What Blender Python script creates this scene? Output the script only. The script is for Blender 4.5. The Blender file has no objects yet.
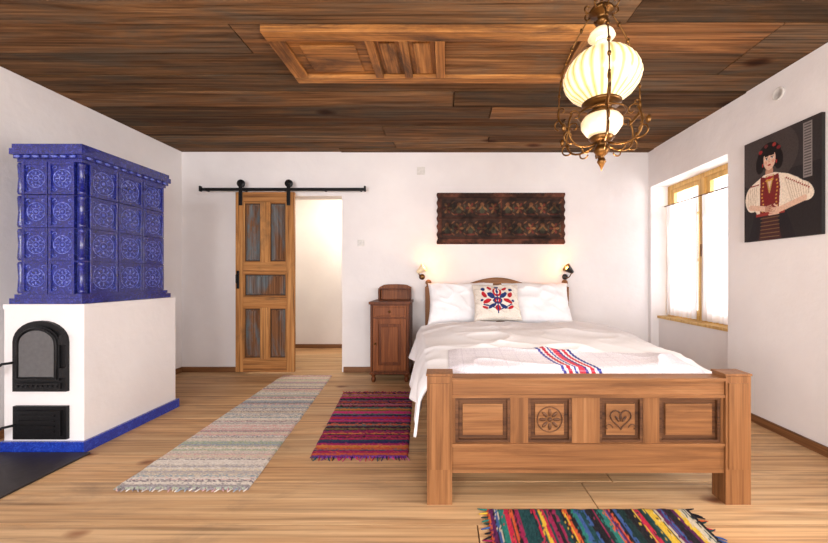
import bpy, bmesh, math, random
import numpy as np
from mathutils import Vector, Matrix, noise
random.seed(7); np.random.seed(7)
scene=bpy.context.scene
F=360.0; H=1.09
XL,XR,YB,ZC,YR=-2.99,2.31,4.09,2.5,-1.6

def lin(c):
    return tuple(((v/255.0)/12.92 if v/255.0<=0.04045 else ((v/255.0+0.055)/1.055)**2.4) for v in c)
def L4(c): return (*lin(c),1.0)

# ---------------------------------------------------------------- materials
def newmat(name):
    m=bpy.data.materials.new(name); m.use_nodes=True
    nt=m.node_tree; b=nt.nodes['Principled BSDF']
    return m,nt,b
def ramp(nt,fac,stops):
    r=nt.nodes.new('ShaderNodeValToRGB'); e=r.color_ramp.elements
    e[0].position=stops[0][0]; e[0].color=L4(stops[0][1])
    e[1].position=stops[-1][0]; e[1].color=L4(stops[-1][1])
    for p,c in stops[1:-1]:
        k=e.new(p); k.color=L4(c)
    nt.links.new(fac,r.inputs[0]); return r.outputs[0]
def coords(nt,scale):
    t=nt.nodes.new('ShaderNodeTexCoord'); mp=nt.nodes.new('ShaderNodeMapping')
    mp.inputs['Scale'].default_value=scale
    nt.links.new(t.outputs['Object'],mp.inputs[0]); return mp.outputs[0]
def noise_n(nt,vec,scale,detail=5,dist=0,rough=.55):
    n=nt.nodes.new('ShaderNodeTexNoise'); n.inputs['Scale'].default_value=scale
    n.inputs['Detail'].default_value=detail; n.inputs['Distortion'].default_value=dist
    n.inputs['Roughness'].default_value=rough
    nt.links.new(vec,n.inputs['Vector']); return n.outputs['Fac']
def mixc(nt,a,b,fac,mode='MULTIPLY'):
    m=nt.nodes.new('ShaderNodeMix'); m.data_type='RGBA'; m.blend_type=mode
    for s,v in ((m.inputs[6],a),(m.inputs[7],b),(m.inputs[0],fac)):
        if hasattr(v,'is_linked'): nt.links.new(v,s)
        else: s.default_value=v
    return m.outputs[2]
def bump(nt,b,h,strength,dist=.01):
    k=nt.nodes.new('ShaderNodeBump'); k.inputs['Strength'].default_value=strength
    k.inputs['Distance'].default_value=dist
    nt.links.new(h,k.inputs['Height']); nt.links.new(k.outputs[0],b.inputs['Normal'])
def plain(name,c,rough=.5,metal=0,bs=0,bscale=40,coat=0,emis=None,es=0,var=.9,bd=.01):
    m,nt,b=newmat(name)
    v=coords(nt,(1,1,1)); n=noise_n(nt,v,bscale,4)
    c2=tuple(max(0,x*var) for x in c)
    nt.links.new(ramp(nt,n,[(.3,c2),(.7,c)]),b.inputs['Base Color'])
    b.inputs['Roughness'].default_value=rough; b.inputs['Metallic'].default_value=metal
    b.inputs['Coat Weight'].default_value=coat
    if bs: bump(nt,b,n,bs,bd)
    if emis: b.inputs['Emission Color'].default_value=L4(emis); b.inputs['Emission Strength'].default_value=es
    return m
def wood(name,stops,axis='X',sc=1.0,rough=.5,tint=False,knots=0,coat=0,bmp=.25,weather=None,streak=.8,spec=.35):
    m,nt,b=newmat(name)
    s=[12*sc]*3; s['XYZ'.index(axis)]=.7*sc
    v0=coords(nt,tuple(s)); v=v0
    if tint:
        a=nt.nodes.new('ShaderNodeAttribute'); a.attribute_name='tint'
        def off(vec):
            ad=nt.nodes.new('ShaderNodeVectorMath'); ad.operation='MULTIPLY_ADD'
            nt.links.new(a.outputs['Color'],ad.inputs[0]); ad.inputs[1].default_value=(57,91,33)
            nt.links.new(vec,ad.inputs[2]); return ad.outputs[0]
        v=off(v)
    n=noise_n(nt,v,1.1,8,1.8,.62)
    col=ramp(nt,n,stops)
    s2=[80*sc]*3; s2['XYZ'.index(axis)]=1.6*sc
    n2=noise_n(nt,coords(nt,tuple(s2)),1,5,.4)
    fine=ramp(nt,n2,[(.32,(150,138,128)),(.46,(225,220,215)),(.6,(255,255,255))])
    col=mixc(nt,col,fine,streak)
    if weather:
        sw=[3.2]*3; sw['XYZ'.index(axis)]=.9
        vw=coords(nt,tuple(sw))
        if tint: vw=off(vw)
        nw=noise_n(nt,vw,1.3,7,.8,.68)
        rw=nt.nodes.new('ShaderNodeValToRGB'); rw.color_ramp.elements[0].position=weather[1]; rw.color_ramp.elements[1].position=weather[2]
        nt.links.new(nw,rw.inputs[0])
        wc=ramp(nt,n2,[(.3,tuple(q*.6 for q in weather[0])),(.7,weather[0])])
        col=mixc(nt,col,wc,rw.outputs[0],'MIX')
    if knots:
        sk=[1.6]*3; sk['XYZ'.index(axis)]=.9
        kv=coords(nt,tuple(sk))
        dn=nt.nodes.new('ShaderNodeTexNoise'); dn.inputs['Scale'].default_value=9
        nt.links.new(kv,dn.inputs['Vector'])
        ad=nt.nodes.new('ShaderNodeVectorMath'); ad.operation='MULTIPLY_ADD'
        nt.links.new(dn.outputs['Color'],ad.inputs[0]); ad.inputs[1].default_value=(.05,.05,.05); nt.links.new(kv,ad.inputs[2])
        vo=nt.nodes.new('ShaderNodeTexVoronoi'); vo.inputs['Scale'].default_value=knots
        nt.links.new(ad.outputs[0],vo.inputs['Vector'])
        kr=ramp(nt,vo.outputs['Distance'],[(.0,(80,42,20)),(.06,(150,96,58)),(.15,(255,255,255))])
        col=mixc(nt,col,kr,.85)
    if tint:
        col=mixc(nt,col,a.outputs['Color'],1.0)
    nt.links.new(col,b.inputs['Base Color'])
    b.inputs['Roughness'].default_value=rough; b.inputs['Coat Weight'].default_value=coat
    b.inputs['Specular IOR Level'].default_value=spec
    bump(nt,b,n2,bmp,.004)
    return m
def vcol(name,rough=.8,bs=0,bscale=200,sheen=0):
    m,nt,b=newmat(name)
    a=nt.nodes.new('ShaderNodeAttribute'); a.attribute_name='Col'
    n=noise_n(nt,coords(nt,(1,1,1)),bscale,3)
    f=ramp(nt,n,[(.3,(215,215,215)),(.6,(255,255,255))])
    nt.links.new(mixc(nt,a.outputs['Color'],f,.7),b.inputs['Base Color'])
    b.inputs['Roughness'].default_value=rough
    b.inputs['Specular IOR Level'].default_value=.25
    if bs: bump(nt,b,n,bs,.004)
    return m

M={}
def plaster():
    m,nt,b=newmat('white_plaster')
    v=coords(nt,(1,1,1)); n=noise_n(nt,v,1.4,6)
    nt.links.new(ramp(nt,n,[(.3,(226,222,223)),(.7,(238,235,235))]),b.inputs['Base Color'])
    b.inputs['Roughness'].default_value=.9; b.inputs['Specular IOR Level'].default_value=.15
    bump(nt,b,noise_n(nt,v,9,8),.22,.02); return m
M['plaster']=plaster()
M['floor']=wood('floor_pine',[(.25,(160,122,84)),(.42,(200,160,116)),(.6,(220,184,140)),(.8,(232,202,162))],'X',.6,.55,True,2.2,0,.15,((186,154,120),.5,.75),streak=.65,spec=.3)
M['ceil']=wood('ceiling_old_wood',[(.25,(60,42,28)),(.42,(112,82,54)),(.6,(150,112,76)),(.8,(190,150,106))],'X',.8,.85,True,1.5,0,.6,((122,106,88),.44,.66),.9,.12)
M['hatchx']=wood('hatch_wood_x',[(.25,(104,60,26)),(.5,(178,120,60)),(.8,(214,156,90))],'X',1,.6,weather=((88,56,32),.46,.66),streak=.9)
M['hatchy']=wood('hatch_wood_y',[(.25,(100,58,26)),(.5,(168,112,56)),(.8,(202,146,84))],'Y',1,.6,weather=((86,56,32),.46,.66),streak=.9)
M['bedx']=wood('bed_pine_x',[(.2,(94,60,34)),(.5,(142,96,58)),(.8,(168,122,80))],'X',1,.5,spec=.3,streak=.5)
M['bedz']=wood('bed_pine_z',[(.2,(94,60,34)),(.5,(140,94,56)),(.8,(166,120,78))],'Z',1,.5,spec=.3,streak=.5)
M['bedd']=wood('bed_carving',[(.2,(62,36,20)),(.5,(98,62,36)),(.8,(120,80,48))],'X',1,.55)
M['doorz']=wood('barn_door_z',[(.2,(110,66,32)),(.45,(178,122,66)),(.8,(212,160,100))],'Z',1,.65,knots=3,weather=((122,92,62),.54,.72),streak=1)
M['doorx']=wood('barn_door_x',[(.2,(110,66,32)),(.45,(172,116,62)),(.8,(204,152,94))],'X',1,.65,weather=((118,90,62),.54,.72),streak=1)
M['doorp']=wood('barn_door_panel',[(.2,(74,44,24)),(.5,(122,80,46)),(.8,(150,106,66))],'Z',1,.7,weather=((112,120,124),.44,.58),streak=1)
M['doord']=plain('barn_door_recess_shade',(58,34,20),.7)  # dark tone paints shade into the gaps around the panels
M['night']=wood('nightstand_walnut',[(.2,(54,24,10)),(.5,(100,52,24)),(.8,(130,74,38))],'Z',1,.45,spec=.22,streak=.6)
M['nightd']=wood('nightstand_panel',[(.2,(70,32,14)),(.5,(126,70,34)),(.8,(152,92,50))],'Z',1.2,.45,spec=.22,streak=.6)
M['skirt']=wood('baseboard_wood',[(.2,(90,56,32)),(.5,(130,88,54)),(.8,(156,110,72))],'X',1,.5)
M['skirty']=wood('baseboard_wood_y',[(.2,(90,56,32)),(.5,(130,88,54)),(.8,(156,110,72))],'Y',1,.5)
M['winw']=wood('window_wood',[(.2,(180,134,70)),(.5,(214,174,104)),(.8,(230,196,132))],'Z',1,.4,streak=.4)
M['iron']=plain('black_iron',(30,30,33),.45,.6,.2,60)
M['rail']=plain('black_steel',(18,18,20),.4,.5)
M['brass']=plain('antique_brass',(112,76,36),.34,.85,.3,30)
M['white']=plain('white_plastic',(224,221,217),.4)
M['slate']=plain('slate_plate',(46,40,40),.5,0,.3,12)
M['linen']=plain('white_linen',(248,248,252),.9,0,.08,30,var=.985,bd=.004)
M['sheet']=plain('white_sheet',(240,238,244),.9,0,.08,30,var=.98,bd=.004)
M['blackmat']=plain('black_enamel',(20,18,18),.35)
M['fontgl']=plain('opal_glass_font',(240,226,200),.2,0,emis=(255,222,160),es=.5)
M['bulb']=plain('warm_bulb',(255,240,210),.4,emis=(255,195,110),es=8)
def opal():
    m,nt,b=newmat('opal_glass_shade')
    t=nt.nodes.new('ShaderNodeTexCoord'); s=nt.nodes.new('ShaderNodeSeparateXYZ'); nt.links.new(t.outputs['Object'],s.inputs[0])
    a=nt.nodes.new('ShaderNodeMath'); a.operation='ARCTAN2'; nt.links.new(s.outputs[1],a.inputs[0]); nt.links.new(s.outputs[0],a.inputs[1])
    k=nt.nodes.new('ShaderNodeMath'); k.operation='MULTIPLY'; k.inputs[1].default_value=24; nt.links.new(a.outputs[0],k.inputs[0])
    c=nt.nodes.new('ShaderNodeMath'); c.operation='COSINE'; nt.links.new(k.outputs[0],c.inputs[0])
    d=nt.nodes.new('ShaderNodeMath'); d.operation='MULTIPLY_ADD'; d.inputs[1].default_value=.5; d.inputs[2].default_value=.5; nt.links.new(c.outputs[0],d.inputs[0])
    col=ramp(nt,d.outputs[0],[(0,(222,182,112)),(.35,(248,222,162)),(.8,(255,238,198))])
    nt.links.new(col,b.inputs['Base Color']); nt.links.new(col,b.inputs['Emission Color'])
    b.inputs['Emission Strength'].default_value=.6; b.inputs['Roughness'].default_value=.2
    return m
M['shadegl']=opal()
def tilemat(nm,c1,c2,c3):
    m,nt,b=newmat(nm)
    v=coords(nt,(1,1,1)); n=noise_n(nt,v,38,6,2)
    nt.links.new(ramp(nt,n,[(.3,c1),(.55,c2),(.75,c3)]),b.inputs['Base Color'])
    b.inputs['Roughness'].default_value=.12; b.inputs['Coat Weight'].default_value=.6
    bump(nt,b,n,.4,.01); return m
M['tile']=tilemat('cobalt_glaze',(12,16,74),(24,34,126),(62,74,180))
M['tileb']=tilemat('cobalt_glaze_relief',(44,58,154),(92,108,204),(164,178,236))
M['tiles']=tilemat('cobalt_glaze_skirt',(14,40,130),(24,58,172),(54,94,206))
M['ovenglass']=plain('oven_glass',(96,96,98),.15,.3,coat=.5)
def glass():
    m=bpy.data.materials.new('window_glass'); m.use_nodes=True; nt=m.node_tree; nt.nodes.clear()
    o=nt.nodes.new('ShaderNodeOutputMaterial'); t=nt.nodes.new('ShaderNodeBsdfTransparent'); g=nt.nodes.new('ShaderNodeBsdfGlossy')
    g.inputs['Roughness'].default_value=.02; mx=nt.nodes.new('ShaderNodeMixShader'); mx.inputs[0].default_value=.06
    nt.links.new(t.outputs[0],mx.inputs[1]); nt.links.new(g.outputs[0],mx.inputs[2]); nt.links.new(mx.outputs[0],o.inputs[0]); return m
M['glass']=glass()
def sheer():
    m=bpy.data.materials.new('sheer_curtain'); m.use_nodes=True; nt=m.node_tree; nt.nodes.clear()
    o=nt.nodes.new('ShaderNodeOutputMaterial'); t=nt.nodes.new('ShaderNodeBsdfTranslucent'); d=nt.nodes.new('ShaderNodeBsdfDiffuse'); tr=nt.nodes.new('ShaderNodeBsdfTransparent')
    t.inputs['Color'].default_value=(.66,.64,.68,1); d.inputs['Color'].default_value=(.86,.85,.87,1)
    a=nt.nodes.new('ShaderNodeMixShader'); a.inputs[0].default_value=.55; b=nt.nodes.new('ShaderNodeMixShader'); b.inputs[0].default_value=.07
    nt.links.new(t.outputs[0],a.inputs[1]); nt.links.new(d.outputs[0],a.inputs[2]); nt.links.new(a.outputs[0],b.inputs[1]); nt.links.new(tr.outputs[0],b.inputs[2]); nt.links.new(b.outputs[0],o.inputs[0]); return m
M['sheer']=sheer()

# ---------------------------------------------------------------- mesh builder
class MB:
    def __init__(s): s.v=[];s.f=[];s.m=[];s.sm=[];s.t=[];s.mats=[];s.tint=(1,1,1)
    def mi(s,k):
        if k not in s.mats: s.mats.append(k)
        return s.mats.index(k)
    def add(s,vs,fs,k,smooth=False):
        o=len(s.v); s.v+= [tuple(p) for p in vs]; s.t+=[s.tint]*len(vs)
        i=s.mi(k)
        for f in fs: s.f.append([o+a for a in f]); s.m.append(i); s.sm.append(smooth)
    def box(s,x0,x1,y0,y1,z0,z1,k):
        if x0>x1:x0,x1=x1,x0
        if y0>y1:y0,y1=y1,y0
        if z0>z1:z0,z1=z1,z0
        s.add([(x0,y0,z0),(x1,y0,z0),(x1,y1,z0),(x0,y1,z0),(x0,y0,z1),(x1,y0,z1),(x1,y1,z1),(x0,y1,z1)],
              [(0,3,2,1),(4,5,6,7),(0,1,5,4),(1,2,6,5),(2,3,7,6),(3,0,4,7)],k)
    def obox(s,c,u,v,n,hu,hv,hn,k):
        c,u,v,n=map(Vector,(c,u,v,n)); P=[]
        for dn in (-1,1):
            for a,b in ((-1,-1),(1,-1),(1,1),(-1,1)): P.append(c+u*a*hu+v*b*hv+n*dn*hn)
        s.add(P,[(0,3,2,1),(4,5,6,7),(0,1,5,4),(1,2,6,5),(2,3,7,6),(3,0,4,7)],k)
    def lathe(s,prof,c,k,seg=24,axis='Z',smooth=True,ribs=0,ra=0):
        c=Vector(c); P=[];Fs=[]
        for r,z in prof:
            for i in range(seg):
                a=2*math.pi*i/seg; rr=r*(1+ra*math.cos(ribs*a)) if ribs else r
                q=(rr*math.cos(a),rr*math.sin(a),z)
                if axis=='Y': q=(q[0],z,q[1])
                if axis=='X': q=(z,q[0],q[1])
                P.append(c+Vector(q))
        for j in range(len(prof)-1):
            for i in range(seg):
                a=j*seg+i;b=j*seg+(i+1)%seg
                Fs.append((a,b,b+seg,a+seg))
        Fs.append(tuple(range(seg))[::-1] ); Fs.append(tuple((len(prof)-1)*seg+i for i in range(seg)))
        s.add(P,Fs,k,smooth)
    def tube(s,pts,r,k,seg=8,smooth=True):
        pts=[Vector(p) for p in pts]; n=len(pts); P=[];Fs=[]
        rs=r if isinstance(r,(list,tuple)) else [r]*n
        up=Vector((0,0,1))
        t0=(pts[1]-pts[0]).normalized()
        if abs(t0.dot(up))>.9: up=Vector((1,0,0))
        nrm=(up-t0*up.dot(t0)).normalized()
        for i,p in enumerate(pts):
            t=(pts[min(i+1,n-1)]-pts[max(i-1,0)])
            t=t.normalized() if t.length>1e-9 else t0
            nrm=nrm-t*nrm.dot(t)
            nrm=nrm.normalized() if nrm.length>1e-6 else t.orthogonal().normalized()
            b=t.cross(nrm)
            for j in range(seg):
                a=2*math.pi*j/seg; P.append(p+(nrm*math.cos(a)+b*math.sin(a))*rs[i])
        for i in range(n-1):
            for j in range(seg):
                a=i*seg+j;b2=i*seg+(j+1)%seg; Fs.append((a,b2,b2+seg,a+seg))
        Fs.append(tuple(range(seg))[::-1]); Fs.append(tuple((n-1)*seg+i for i in range(seg)))
        s.add(P,Fs,k,smooth)
    def poly(s,pts,fn,d0,d1,k):
        n=len(pts); P=[fn(a,b,d0) for a,b in pts]+[fn(a,b,d1) for a,b in pts]
        Fs=[tuple(range(n)),tuple(range(n,2*n))[::-1]]+[(i,i+n,(i+1)%n+n,(i+1)%n) for i in range(n)]
        s.add(P,Fs,k)
    def ell(s,c,u,v,n,ru,rv,rn,k,seg=10,rings=5):
        c,u,v,n=map(Vector,(c,u,v,n)); P=[];Fs=[]
        for j in range(rings+1):
            ph=math.pi*j/rings
            for i in range(seg):
                a=2*math.pi*i/seg
                P.append(c+u*ru*math.sin(ph)*math.cos(a)+v*rv*math.sin(ph)*math.sin(a)+n*rn*math.cos(ph))
        for j in range(rings):
            for i in range(seg):
                a=j*seg+i;b=j*seg+(i+1)%seg; Fs.append((a,b,b+seg,a+seg))
        s.add(P,Fs,k,True)
    def grid(s,fn,nu,nv,k,smooth=True,flip=False):
        P=[fn(i/nu,j/nv) for j in range(nv+1) for i in range(nu+1)]
        Fs=[]
        for j in range(nv):
            for i in range(nu):
                a=j*(nu+1)+i; f=(a,a+1,a+nu+2,a+nu+1); Fs.append(f[::-1] if flip else f)
        s.add(P,Fs,k,smooth)
    def done(s,name,bevel=0,parent=None,cols=None,subd=0,fix=True,center=True,bseg=2,org=None):
        me=bpy.data.meshes.new(name)
        vs=np.array(s.v,dtype=float); off=np.zeros(3)
        if center:
            off=(vs.min(0)+vs.max(0))/2; off[2]=vs[:,2].min()
            if org is not None: off[0],off[1]=org
            vs=vs-off
        me.from_pydata([tuple(p) for p in vs],[],s.f)
        for k in s.mats: me.materials.append(M[k])
        me.polygons.foreach_set('material_index',s.m); me.polygons.foreach_set('use_smooth',s.sm)
        at=me.attributes.new('tint','FLOAT_COLOR','POINT')
        at.data.foreach_set('color',[c for t in s.t for c in (*t,1.0)])
        if cols is not None:
            at=me.attributes.new('Col','FLOAT_COLOR','POINT'); at.data.foreach_set('color',[float(c) for t in cols for c in (t[0],t[1],t[2],1.0)])
        if fix:
            bm=bmesh.new(); bm.from_mesh(me); bmesh.ops.recalc_face_normals(bm,faces=bm.faces); bm.to_mesh(me); bm.free()
        me.update()
        ob=bpy.data.objects.new(name,me); scene.collection.objects.link(ob); ob.location=off
        if bevel:
            b=ob.modifiers.new('bevel','BEVEL'); b.width=bevel; b.segments=bseg; b.limit_method='ANGLE'; b.angle_limit=math.radians(50)
        if subd:
            b=ob.modifiers.new('sub','SUBSURF'); b.levels=subd; b.render_levels=subd
        if parent: ob.parent=parent
        return ob
def spiral(c,u,v,r0,r1,a0,a1,n=16):
    c,u,v=map(Vector,(c,u,v)); out=[]
    for i in range(n+1):
        t=i/n; a=a0+(a1-a0)*t; r=r0+(r1-r0)*t
        out.append(c+u*r*math.cos(a)+v*r*math.sin(a))
    return out
def bez(p0,p1,p2,p3,n=14):
    p0,p1,p2,p3=map(Vector,(p0,p1,p2,p3)); o=[]
    for i in range(n+1):
        t=i/n; o.append(p0*(1-t)**3+p1*3*t*(1-t)**2+p2*3*t*t*(1-t)+p3*t**3)
    return o
def empty(name,loc=(0,0,0)):
    e=bpy.data.objects.new(name,None); scene.collection.objects.link(e); e.location=loc; e.empty_display_size=.1
    return e
def adopt(par,*obs):
    for o in obs:
        o.parent=par; o.matrix_parent_inverse=Matrix.Translation(-Vector(par.location))

# ---------------------------------------------------------------- mini rasteriser -> vertex colours
class Cv:
    def __init__(s,w,h,c):
        s.w,s.h=w,h; s.a=np.zeros((h,w,3)); s.a[:]=lin(c)
        s.X,s.Y=np.meshgrid(np.linspace(0,1,w),np.linspace(0,1,h))
    def put(s,m,c,al=1.0): s.a[m]=s.a[m]*(1-al)+np.array(lin(c))*al
    def ell(s,cx,cy,rx,ry,c,rot=0,al=1.0,asp=1.0):
        co,si=math.cos(rot),math.sin(rot); dx=(s.X-cx)*asp; dy=s.Y-cy
        s.put(((dx*co+dy*si)/rx)**2+((-dx*si+dy*co)/ry)**2<=1,c,al)
    def poly(s,p,c,al=1.0):
        ins=np.zeros_like(s.X,dtype=bool); n=len(p)
        for i in range(n):
            x1,y1=p[i];x2,y2=p[(i+1)%n]
            if y1==y2: continue
            cond=((y1>s.Y)!=(y2>s.Y))&(s.X<(x2-x1)*(s.Y-y1)/(y2-y1)+x1); ins^=cond
        s.put(ins,c,al)
    def line(s,x1,y1,x2,y2,w,c,al=1.0):
        dx,dy=x2-x1,y2-y1; l=dx*dx+dy*dy+1e-12
        t=np.clip(((s.X-x1)*dx+(s.Y-y1)*dy)/l,0,1)
        s.put((s.X-x1-t*dx)**2+(s.Y-y1-t*dy)**2<=w*w,c,al)
    def rect(s,x0,x1,y0,y1,c,al=1.0): s.put((s.X>=x0)&(s.X<=x1)&(s.Y>=y0)&(s.Y<=y1),c,al)
    def flat(s): return s.a.reshape(-1,3)

# ================================================================ ROOM
def planks(mb,x0,x1,y0,y1,z0,z1,k,wmin,wmax,gap,jl,tints,rs,zj=0):
    rnd=random.Random(rs); y=y0
    while y<y1-.01:
        w=min(rnd.uniform(wmin,wmax),y1-y)
        x=x0; 
        while x<x1-.01:
            l=rnd.uniform(*jl) if jl else x1-x0
            if x1-(x+l)<.5: l=x1-x
            t=rnd.uniform(*tints[0]); wv=rnd.uniform(*tints[1])
            mb.tint=(t,t*wv,t*wv*wv)
            dz=rnd.uniform(-zj,zj)
            mb.box(x+gap/2,x+l-gap/2,y+gap/2,y+w-gap/2,z0+dz,z1+dz,k); x+=l
        y+=w
    mb.tint=(1,1,1)
mb=MB(); planks(mb,XL-.3,XR+.5,YR-.2,5.7,-.03,0,'floor',.24,.34,.006,(2.8,6.0),((.84,1.06),(.93,1.03)),3)
mb.box(XL-.3,XR+.5,YR-.2,5.7,-.08,-.035,'skirt')
mb.done('floor',center=False)
mb=MB(); planks(mb,XL-.3,XR+.5,YR-.2,4.3,ZC,ZC+.03,'ceil',.14,.28,.009,(2.0,5.5),((.36,1.15),(.86,1.03)),11,.007)
mb.box(XL-.3,XR+.5,YR-.2,4.3,ZC+.045,ZC+.1,'skirt')
mb.done('ceiling',center=False)
DX0,DX1,DZ=-2.2,-1.17,2.0
mb=MB()
mb.box(XL-.3,DX0,YB,YB+.2,0,ZC,'plaster'); mb.box(DX1,XR+.5,YB,YB+.2,0,ZC,'plaster'); mb.box(DX0,DX1,YB,YB+.2,DZ,ZC,'plaster')
mb.done('wall_back',center=False)
mb=MB(); mb.box(XL-.3,XL,YR-.2,YB,0,ZC,'plaster'); mb.done('wall_left',center=False)
mb=MB()
for a,b in ((XL,-2.3),(-.7,.3),(1.7,XR)): mb.box(a,b,YR-.2,YR,0,ZC,'plaster')
for a,b in ((-2.3,-.7),(.3,1.7)):  # unseen window openings, added so light comes in from behind the camera
    mb.box(a,b,YR-.2,YR,0,.65,'plaster'); mb.box(a,b,YR-.2,YR,2.09,ZC,'plaster')
mb.done('wall_rear',center=False)
mb=MB(); WX=2.5
W1=(2.94,4.04); W2=(.25,1.40)
mb.box(XR,XR+.45,YR-.2,W2[0],0,ZC,'plaster'); mb.box(XR,XR+.45,W2[1],W1[0],0,ZC,'plaster'); mb.box(XR,XR+.45,W1[1],YB,0,ZC,'plaster')
for w in (W1,W2):
    mb.box(XR,XR+.45,w[0],w[1],2.09,ZC,'plaster'); mb.box(XR+.09,XR+.45,w[0],w[1],0,.62,'plaster')
mb.done('wall_right',center=False)
mb=MB(); mb.box(XL-.3,.2,5.45,5.6,0,2.3,'plaster'); mb.done('wall_hallway_back',center=False)
mb=MB(); mb.box(-2.5,-2.35,YB+.2,5.45,0,2.3,'plaster'); mb.done('wall_hallway_left',center=False)
mb=MB(); mb.box(.05,.2,YB+.2,5.45,0,2.3,'plaster'); mb.done('wall_hallway_right',center=False)
mb=MB(); mb.box(XL-.3,.2,YB+.2,5.6,2.3,2.4,'plaster'); mb.done('ceiling_hallway',center=False)
def bb(name,x0,x1,y0,y1,k):
    m=MB(); m.box(x0,x1,y0,y1,0,.06,k); m.done(name,.004)
m=MB(); m.box(XL+.02,DX0-.02,YB-.02,YB,.0,.06,'skirt'); m.box(DX1+.02,XR-.02,YB-.02,YB,0,.06,'skirt'); m.done('baseboard_back',.004)
bb('baseboard_left',XL,XL+.02,YR,YB,'skirty'); bb('baseboard_right',XR-.02,XR,YR,2.94,'skirty')
bb('baseboard_hallway',-2.35,.05,5.43,5.45,'skirt')
def window(name,w,curt):
    y0,y1=w; m=MB(); z0,z1=.65,2.09; x0,x1=WX,WX+.06
    m.box(x0,x1,y0,y0+.05,z0,z1,'winw'); m.box(x0,x1,y1-.05,y1,z0,z1,'winw')
    m.box(x0,x1,y0+.05,y1-.05,z0,z0+.05,'winw'); m.box(x0,x1,y0+.05,y1-.05,z1-.05,z1,'winw')
    yc=(y0+y1)/2; m.box(x0-.01,x1,yc-.035,yc+.035,z0+.05,z1-.05,'winw')
    for a,b in ((y0+.05,yc-.035),(yc+.035,y1-.05)):
        c,d=z0+.05,z1-.05
        m.box(x0+.01,x1-.01,a,a+.045,c,d,'winw'); m.box(x0+.01,x1-.01,b-.045,b,c,d,'winw')
        m.box(x0+.01,x1-.01,a+.045,b-.045,c,c+.045,'winw'); m.box(x0+.01,x1-.01,a+.045,b-.045,d-.045,d,'winw')
        for zz in (1.72,1.25): m.box(x0+.015,x1-.015,a+.045,b-.045,zz-.013,zz+.013,'winw')
        m.box(x0+.028,x0+.032,a+.04,b-.04,c+.04,d-.04,'glass')
    m.box(x0-.022,x0-.010,yc-.01,yc+.01,1.28,1.4,'brass')
    m.box(XR+.07,WX+.06,y0+.002,y1-.002,.62,.648,'winw')
    ob=m.done(name,.004)
    if curt:
        m=MB(); 
        for a,b in ((y0+.03,yc-.03),(yc+.03,y1-.03)):
            def fn(u,v,a=a,b=b):
                z=1.86-(1.86-.665)*v; y=a+(b-a)*u
                return (WX-.040+.014*math.sin(u*46+.8*math.sin(v*3))*(.6+.4*v)+.005*math.sin(u*19+v*4),y,z)
            m.grid(fn,90,14,'sheer')
        m.tube([(WX-.04,y0+.01,1.865),(WX-.04,y1-.01,1.865)],.006,'brass')
        m.done('window_curtain',fix=False)
window('window_1',W1,True); window('added_window_2',W2,False)  # the second window is out of view, added to let light in

# ceiling hatch
m=MB(); hx0,hx1,hy0,hy1=-1.03,.84,2.0,2.54; zt=ZC-.008
m.box(hx0,hx1,hy0,hy0+.085,zt-.045,zt,'hatchx'); m.box(hx0,hx1,hy1-.07,hy1,zt-.045,zt,'hatchx')
m.box(hx0,hx0+.09,hy0+.085,hy1-.07,zt-.043,zt,'hatchy'); m.box(hx1-.05,hx1,hy0+.085,hy1-.07,zt-.043,zt,'hatchy')
m.box(hx0+.09,-.47,hy0+.085,hy1-.07,zt-.02,zt,'hatchx')
m.box(hx0+.16,-.54,hy0+.15,hy1-.12,zt-.032,zt-.02,'hatchx')
for a,b in ((-.47,-.42),(-.27,-.22),(-.06,0)): m.box(a,b,hy0+.085,hy1-.07,zt-.045,zt,'hatchy')
for a,b in ((-.42,-.27),(-.22,-.06)):
    m.box(a,b,hy0+.085,hy1-.07,zt-.018,zt,'hatchy'); m.box(a+.03,b-.03,hy0+.13,hy1-.10,zt-.03,zt-.018,'hatchy')
m.tint=(1.2,1.05,.9)
m.box(0,hx1-.05,hy0+.085,hy0+.255,zt-.016,zt,'ceil'); m.tint=(1.0,.9,.8); m.box(0,hx1-.05,hy0+.26,hy1-.07,zt-.02,zt,'ceil')
m.tint=(1,1,1)
m.done('ceiling_hatch',.004)

# ================================================================ sliding barn door
m=MB(); x0,x1,y0,y1,z0,z1=-2.32,-1.67,3.985,4.025,.025,2.02
m.box(x0,x0+.085,y0,y1,z0,z1,'doorz'); m.box(x1-.085,x1,y0,y1,z0,z1,'doorz')
rails=[(z0,.17),(.74,.86),(1.12,1.24),(1.91,z1)]
for a,b in rails: m.box(x0+.085,x1-.085,y0,y1,a,b,'doorx')
xc=(x0+x1)/2
def dpanel(c,d,a,b):
    m.box(c,d,y0+.026,y1-.006,a,b,'doord')
    m.box(c+.038,d-.038,y0+.008,y0+.028,a+.038,b-.038,'doorp')
    for q in ((c,c+.014),(d-.014,d)): m.box(q[0],q[1],y0+.004,y0+.026,a,b,'doorz')
    for q in ((a,a+.014),(b-.014,b)): m.box(c+.014,d-.014,y0+.004,y0+.026,q[0],q[1],'doorx')
    m.box(c+.024,d-.024,y0+.017,y0+.028,a+.024,b-.024,'doorp')
for a,b in ((.17,.74),(1.24,1.91)):
    m.box(xc-.042,xc+.042,y0,y1,a,b,'doorz')
    for c,d in ((x0+.085,xc-.042),(xc+.042,x1-.085)): dpanel(c,d,a,b)
dpanel(x0+.085,x1-.085,.86,1.12)
m.box(x0+.015,x0+.045,y0-.01,y0,.95,1.15,'rail'); m.tube([(x0+.03,y0-.005,1.0),(x0+.03,y0-.04,1.02),(x0+.03,y0-.04,1.10),(x0+.03,y0-.005,1.12)],.006,'rail')
m.box(-2.73,-.88,4.0,4.012,2.037,2.071,'rail')
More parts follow.
